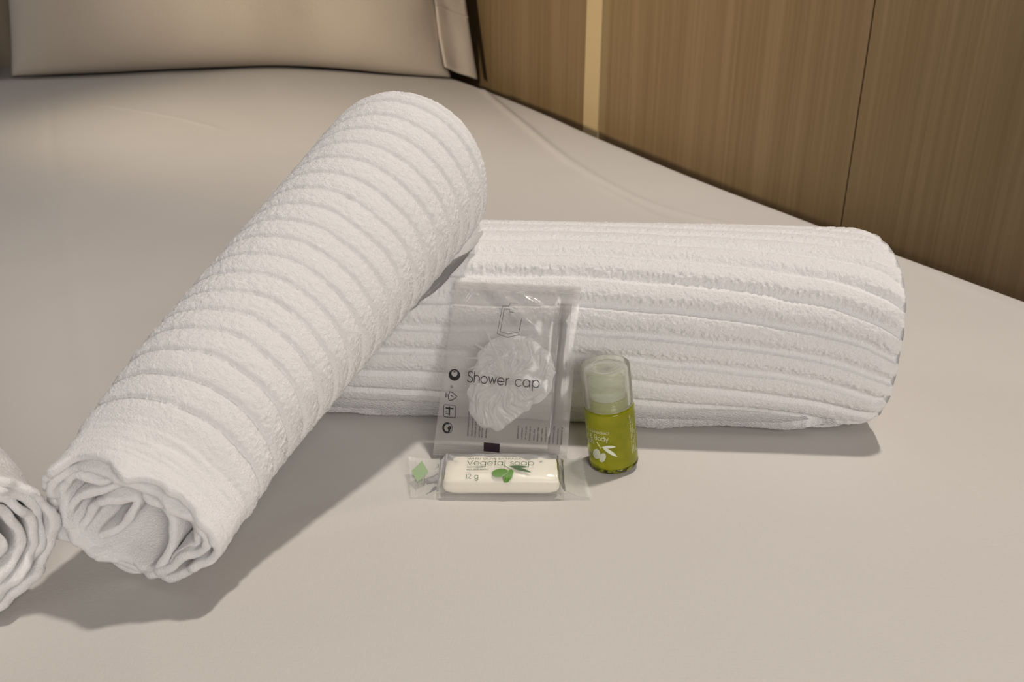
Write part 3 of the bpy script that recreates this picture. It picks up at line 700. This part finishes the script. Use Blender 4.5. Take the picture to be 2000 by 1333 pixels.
V = c0+x[..., None]*SU+y[..., None]*SV+(h*.80)[..., None]*SN; V2 = c0+(x*1.02)[..., None]*SU+(y*.98)[..., None]*SV+(h*.25-.0002)[..., None]*SN
cap = mesh_obj('shower_cap', np.vstack([V.reshape(-1, 3), V2.reshape(-1, 3)]), np.vstack([grid_faces(70, 420, False, True), grid_faces(70, 420, False, True, off=70*420)]), M['cap_film'])
tag(cap, 'crumpled clear plastic shower cap folded up inside the printed sachet', 'shower cap')
# pleated streaks fanning out above the bunched middle
fan = []
c975 = np.array(to_sachet(975, 700))
for px, py, wd in ((950, 648, .0022), (928, 672, .0028), (908, 700, .0022), (915, 722, .0024), (1040, 655, .0026), (1075, 690, .003)):
    e = np.array(to_sachet(px, py)); fan.append((c975, e, wd))
Vs, Fs = [], []
for a, e, wd in fan:
    d = e-a; L_ = np.linalg.norm(d); d /= L_; m = np.array([-d[1], d[0]]); n0 = len(Vs)
    for i in range(9):
        k = i/8; c_ = a+d*L_*k
        for j, (o_, hh) in enumerate(((-1, .0008), (0, .0025*(1-k*.6)+.0006), (1, .0008))): q = c_+m*o_*wd*.5*(1-.7*k); Vs.append(BL+SU*q[0]+SV*q[1]+SN*hh)
    for i in range(8):
        for j in range(2): Fs.append((n0+3*i+j, n0+3*i+j+1, n0+3*i+j+4, n0+3*i+j+3))
fanm = mesh_obj('pleat', Vs, Fs, M['cap_film']); 
fanm.parent = cap

# ------------------------------------------------------------------ soap in a flow-pack wrapper
sc_c = on_bed(978, 950, .0); 
fx = unit(on_bed(1090, 966)-on_bed(866, 966)); fy = np.array([-fx[1], fx[0], 0]); fz = np.array([0, 0, 1.])
f0 = on_bed(866, 968, .0012); f1p = on_bed(1092, 968, .0012); Ls = float(np.linalg.norm(f1p-f0)); SC = (f0+f1p)/2+fy*.0098
tiltx = math.radians(11); fy2 = fy*math.cos(tiltx)+fz*math.sin(tiltx); fz2 = fz*math.cos(tiltx)-fy*math.sin(tiltx)
def superbox(cx, hx, hy, hz, ex, n=64, m=36, ez=None):
    ez = ez or ex
    a = np.linspace(-math.pi, math.pi, n, endpoint=False); b = np.linspace(-math.pi/2, math.pi/2, m)
    A, B = np.meshgrid(a, b, indexing='ij'); sp = lambda q, e: np.sign(q)*np.abs(q)**(2/e)
    x = hx*sp(np.cos(A), ex)*sp(np.cos(B), ez); y = hy*sp(np.sin(A), ex)*sp(np.cos(B), ez); z = hz*sp(np.sin(B), ez)
    return x, y, z
def soap_pt(x, y, z): return SC+np.multiply.outer(x, fx)+np.multiply.outer(y, fy2)+np.multiply.outer(z, fz2)
HS = .0052
x, y, z = superbox(0, Ls/2+.0003, .0094, .0050, 9, 180, 60, 4.0)
bar = mesh_obj('soap_bar', soap_pt(x, y, z+.0057).reshape(-1, 3), grid_faces(160, 60, True, False), M['soap']); fix_normals(bar)
tag(bar, 'ivory rounded soap bar inside the clear wrapper in front of the sachet', 'soap')
wroot = thing('soap_wrapper', 'clear flow-pack wrapper printed Vegetal soap with green olives, crimped at both ends', 'wrapper', tuple(SC))
# tube of film round the bar, pinched flat into the fins
nx, na = 150, 96; xs = np.linspace(-Ls/2-.003, Ls/2+.003, nx); an = np.linspace(0, 2*math.pi, na, endpoint=False)
Xs, An = np.meshgrid(xs, an, indexing='ij'); q = np.abs(Xs)/(Ls/2+.003); pin = 1-sst(.86, 1.0, q)
sp = lambda c_, e: np.sign(c_)*np.abs(c_)**(2/e)
wy = (.0100+.0008*(1-pin))*sp(np.cos(An), 3.2); wz = (.0056*pin+.0007*(1-pin))*sp(np.sin(An), 5.0)
wz = wz+.0004*noise(Xs, wy, .006, 501)*(1-.5*pin)+.00012*noise(Xs, wy, .003, 503); zc = .0062*pin+.0042*(1-pin)
zz = np.maximum(zc+wz, -.0002)
mesh_obj('film_tube', soap_pt(Xs, wy, zz).reshape(-1, 3), grid_faces(nx, na, False, True), M['wrap'], wroot)
def wtop(x, y, off=.00015):
    yy = min(abs(y)/.0102, .985); zt = .0062+.0056*(1-yy**3.2)**(1/5.0)
    return SC+fx*x+fy2*y+fz2*(zt+off+.00012)
for sgn, ln in ((-1, .0135), (1, .0100)):     # crimped, saw-toothed end fins
    n1, n2 = 26, 61; a = np.linspace(0, 1, n1); b = np.linspace(-1, 1, n2); A, B = np.meshgrid(a, b, indexing='ij')
    tooth = np.where(np.arange(n2) % 2 == 0, .0006, -.0004)
    x = sgn*(Ls/2+.0028+A*(ln+tooth[None]*(A > .97)+.0015*B*(-1)*sgn*(A)+(-.0015*A if False else 0)))
    y = B*(.0106+.0016*A)+(.0006*A)
    z = .0036*(1-A)**2+.0024+.0030*A*sst(.1, 1, B)+.00008*np.sin(A*60)*(A > .35)+.0005*noise(A*.012, B*.012, .006, 510+sgn)
    mesh_obj('end_fin', soap_pt(x, y, np.maximum(z, .0004)+.0001).reshape(-1, 3), grid_faces(n1, n2), M['wrap_fin'], wroot)
    if sgn < 0:
        g4 = [(.35, .25), (.62, .82), (.95, .35), (.70, -.25)]
        def fin_pt(u, v):
            xx = -(Ls/2+.0028+u*ln); yy = v*(.0106+.0016*u); zz_ = .0036*(1-u)**2+.0024+.0030*u*float(sst(.1, 1, v))+.0009
            return soap_pt(xx, yy, zz_)
        printed('green_diamond', ([(a_, b_) for a_, b_ in g4], [(0, 1, 2, 3)]), fin_pt, M['palegreen'], wroot)
def to_soap(px, py):      # measured point on the wrapper's upper face -> its own coordinates
    r = ray(px, py); p0_ = SC+fz2*.0112; t_ = ((p0_-C0)@fz2)/(r@fz2); q_ = C0+r*t_-SC; return float(q_@fx), float(q_@fy2)
def c3(x, y): return (800+x/5.882, 860+y/5.882)
ytop = .0085
def S3(pts):
    o_ = []
    for p_ in pts:
        x_, y_ = to_soap(*c3(*p_)); o_.append((x_, max(min(y_, .0098), -.0099)))
    return o_
print('soap text', to_soap(*c3(660, 300)), to_soap(*c3(1440, 290)), to_soap(*c3(720, 440)))
s0, xe = strokes('Vegetal soap', 1.0, gap=.12); A0 = np.array(to_soap(*c3(662, 304))); A1 = np.array(to_soap(*c3(1442, 304))); k = (A1[0]-A0[0])/xe
printed('vegetal_soap_lettering', ribbon_geo([[(A0[0]+q_[0]*k, A0[1]+q_[1]*k*.95) for q_ in s_] for s_ in s0], .00026), wtop, M['darkgreen'], wroot)
v, f = text_geo('WITH OLIVE EXTRACT', .0016); wd = max(q_[0] for q_ in v); k2 = (to_soap(*c3(1285, 260))[0]-A0[0])/wd
printed('olive_extract_lettering', ([(A0[0]+q_[0]*k2, A0[1]+k*1.55+q_[1]*.8) for q_ in v], f), wtop, M['darkgreen'], wroot)
v, f = text_geo('savon végétal', .0011); v2, f2_ = text_geo('with olive extract', .0011, 0, -.0016)
wd = max(q_[0] for q_ in v2); B0 = to_soap(*c3(655, 332)); k3 = (to_soap(*c3(910, 332))[0]-B0[0])/wd
printed('small_lettering', merge([([(B0[0]+q_[0]*k3, B0[1]+q_[1]) for q_ in v], f), ([(B0[0]+q_[0]*k3, B0[1]+q_[1]) for q_ in v2], f2_)]), wtop, M['darkgreen'], wroot)
s0, xe = strokes('12 g', 1.0); D0 = S3([(640, 442)])[0]; D1 = S3([(800, 442)])[0]; k = (D1[0]-D0[0])/xe
printed('weight_lettering', ribbon_geo([[(D0[0]+q_[0]*k, D0[1]+q_[1]*k*1.0) for q_ in s_] for s_ in s0], .00022), wtop, M['darkgreen'], wroot)
def outline(cx, cy, a, b, rot, n=30): # in photo-crop units, placed on the wrapper
    return S3(ell(cx, cy, a, b, rot, n))
printed('olive_print', merge([blob_geo(outline(1040, 388, 96, 42, -6)), blob_geo(outline(1135, 412, 72, 40, -48))]), wtop, M['green'], wroot)
printed('leaf_print', merge([blob_geo(S3(ell(1255, 322, 112, 12, 2, 24, .6))), blob_geo(S3(ell(1275, 352, 126, 16, 15, 24, .6))), ribbon_geo([S3([(1082, 308), (1150, 348)])], .00035)]), lambda a_, b_: wtop(a_, b_, .0002), M['darkgreen'], wroot)
printed('olive_highlight_print', ribbon_geo([S3([(1145, 355), (1120, 395), (1060, 428)]), S3([(1195, 380), (1180, 430), (1140, 462)])], .0003), lambda a_, b_: wtop(a_, b_, .0003), M['palegreen'], wroot)

# ------------------------------------------------------------------ bottle of body wash
Bb = on_bed(1199, 906, 0.)
Bt = np.array([Bb[0]-.0066, Bb[1]-.001, .0525])
bz = unit(Bt-Bb); bx = unit(np.cross([0, 1, 0], bz)); bx = bx if bx[0] > 0 else -bx; by = np.cross(bz, bx)
HBt = float(np.linalg.norm(Bt-Bb))
Bb = Bb+np.array([0, 0, .0009])
broot = thing('shampoo_bottle', 'small clear bottle of olive green body wash with a frosted screw cap', 'bottle', tuple(Bb))
def lathe(name, prof, mat, parent, n=96, closed=False):
    P_ = np.asarray(prof, float); a = np.linspace(0, 2*math.pi, n, endpoint=False)
    V = Bb+P_[:, 0][:, None, None]*(np.cos(a)[None, :, None]*bx+np.sin(a)[None, :, None]*by)+P_[:, 1][:, None, None]*bz
    o_ = mesh_obj(name, V.reshape(-1, 3), grid_faces(len(P_), n, closed, True), mat, parent); fix_normals(o_); return o_
mm = .001; RBm = 11.9*mm; zs = HBt/mm-20.5
lathe('body', [(0, 2.4*mm), (7*mm, 2.6*mm), (RBm-.1*mm, 2.8*mm), (RBm, 3.4*mm), (RBm, 12*mm), (RBm-.05*mm, (zs-1.0)*mm), (RBm-.3*mm, (zs-.1)*mm), (10.0*mm, (zs+.4)*mm), (9.9*mm, (zs+3.0)*mm), (9.2*mm, (zs+4.2)*mm), (7.6*mm, (zs+4.6)*mm), (0, (zs+4.6)*mm)], M['liquid'], broot)
lathe('bottle_base', [(0, .6*mm), (7*mm, .5*mm), (9.5*mm, .0), (RBm-1.0*mm, .1*mm), (RBm-.2*mm, .9*mm), (RBm, 2.0*mm), (RBm-.05*mm, 2.7*mm), (7*mm, 2.5*mm), (0, 2.3*mm)], M['bottlebase'], broot)
nk = [(0, zs+4.8), (8.4, zs+4.8), (8.6, zs+5.4), (7.4, zs+5.8)]
for i in range(3): z_ = zs+6.4+i*2.7; nk += [(7.4, z_), (8.5, z_+.5), (8.5, z_+1.1), (7.4, z_+1.7)]
nk += [(7.2, zs+14.5), (0, zs+14.8)]
lathe('bottle_neck', [(a*mm, b*mm) for a, b in nk], M['neck'], broot)
zt = zs+20.5; rc = 11.35
prof = [(rc+.25, zs+.6), (rc+.15, zs+10), (rc+.0, zt-.7), (rc-.2, zt-.2), (rc-.7, zt), (7.2, zt-.1), (6.9, zt-.25), (6.6, zt-.7), (6.3, zt-.75), (6.0, zt-.35), (5.4, zt-.5), (2.5, zt-1.1), (0, zt-1.2)]
inn = [(0, zt-2.3), (5, zt-2.0), (rc-1.9, zt-1.7), (rc-1.2, zt-2.6), (rc-.9, zs+1.6), (rc-.75, zs+.6)]
capo = lathe('screw_cap', [(a*mm, b*mm) for a, b in prof+inn], M['capplastic'], broot)
a = np.linspace(0, 2*math.pi, 96)
tube('cap_rim', [Bb+bx*(rc-.25)*mm*math.cos(q)+by*(rc-.25)*mm*math.sin(q)+bz*(zs+.55)*mm for q in a], .00032, M['capplastic'], capo)
tube('cap_ring', [Bb+bx*6.4*mm*math.cos(q)+by*6.4*mm*math.sin(q)+bz*(zt-.55)*mm for q in a], .00022, M['neck'], capo)
def cyl_pt(ang, h, off=.0001):    # ang in radians from the side facing the camera, positive to the right
    r = RBm+off; return Bb+(bx*math.sin(ang)-by*math.cos(ang))*r+bz*h if (-by)[1] < 0 else Bb+(bx*math.sin(ang)+by*math.cos(ang))*r+bz*h
def to_cyl(px, py):
    r = ray(px, py); o_ = C0-Bb; ox, oy, oz = o_@bx, o_@by, o_@bz; dx, dy, dz_ = r@bx, r@by, r@bz
    A = dx*dx+dy*dy; B = ox*dx+oy*dy; C = ox*ox+oy*oy-RBm*RBm; D = B*B-A*C
    t_ = (-B-math.sqrt(max(D, 0)))/A; X_, Y_, Z_ = ox+dx*t_, oy+dy*t_, oz+dz_*t_
    sgn = -1 if (-by)[1] < 0 else 1; return math.atan2(X_, Y_*sgn), Z_
def c4(x, y): return (1110+x/4.9375, 670+y/4.9375)
def S4(pts): return [to_cyl(*c4(*q)) for q in pts]
def bmap(u, v): return cyl_pt(u/RBm, v)
def S4m(pts): return [(a*RBm, b) for a, b in S4(pts)]
e1_ = S4m([(392, 950)])[0]        # right end of the second line
def line_right(text, xr, y, size, wd):
    s_, xe = strokes(text, 1.0, gap=.12); return ribbon_geo([[(xr-(xe-q[0])*size, y+q[1]*size*1.1) for q in p] for p in s_], wd)
xr = e1_[0]; left = xr-.0175
k = .00150
s_, xe = strokes('Hair & Body', 1.0, gap=.12); x0 = xr-xe*k
printed('hair_and_body_lettering', ribbon_geo([[(x0+q[0]*k, e1_[1]+q[1]*k*1.15) for q in p] for p in s_], .00027), bmap, M['white'], broot)
s_, xe2 = strokes('Wash', 1.0, gap=.12) if 0 else strokes('Wash'.replace('s', 's'), 1.0, gap=.12)
e2_ = S4m([(248, 972)])[0]
printed('wash_lettering', ribbon_geo([[(e2_[0]-(xe2-q[0])*k, e2_[1]+q[1]*k*1.15) for q in p] for p in s_], .00027), bmap, M['white'], broot)
v, f = text_geo('WITH OLIVE EXTRACT', .0013); wd = max(q[0] for q in v); e3_ = S4m([(398, 888)])[0]; kx = .0150/wd
printed('olive_extract_lettering', ([(e3_[0]-(wd-q[0])*kx, e3_[1]+q[1]*1.0) for q in v], f), bmap, M['white'], broot)
v, f = text_geo('30 ml', .0014); 
e4_ = S4m([(215, 1105)])[0]; wd = max(q[0] for q in v)
printed('volume_lettering', ([(e4_[0]-(wd-q[0]), e4_[1]+q[1]) for q in v], f), bmap, M['white'], broot)
printed('olive_print', merge([blob_geo(S4m(ell(275, 1072, 36, 50, -10))), blob_geo(S4m(ell(332, 1108, 30, 46, 18)))]), bmap, M['white'], broot)
printed('leaf_print', merge([blob_geo(S4m(ell(390, 1005, 68, 13, -2, 24, .5))), blob_geo(S4m(ell(400, 1052, 85, 17, 33, 24, .5))), ribbon_geo([S4m([(278, 958), (312, 1015)])], .0005)]), lambda u, v: cyl_pt(u/RBm, v, .00016), M['brightwhite'], broot)
# vertical fine print at the right edge
v, f = text_geo('Ingredients: aqua, sodium laureth', .0011); v2, f2_ = text_geo('sulfate, olea europaea, parfum', .0011, 0, -.0016); v3, f3_ = text_geo('glycerin, citric acid', .0011, 0, -.0032)
gm = merge([(v, f), (v2, f2_), (v3, f3_)]); wd = max(q[0] for q in gm[0]); e5 = S4m([(622, 1060)])[0]; top5 = S4m([(600, 690)])[0]
kk = (top5[1]-e5[1])/wd
printed('ingredients_lettering', ([(e5[0]-q[1]*.9, e5[1]+q[0]*kk) for q in gm[0]], gm[1]), bmap, M['white'], broot)
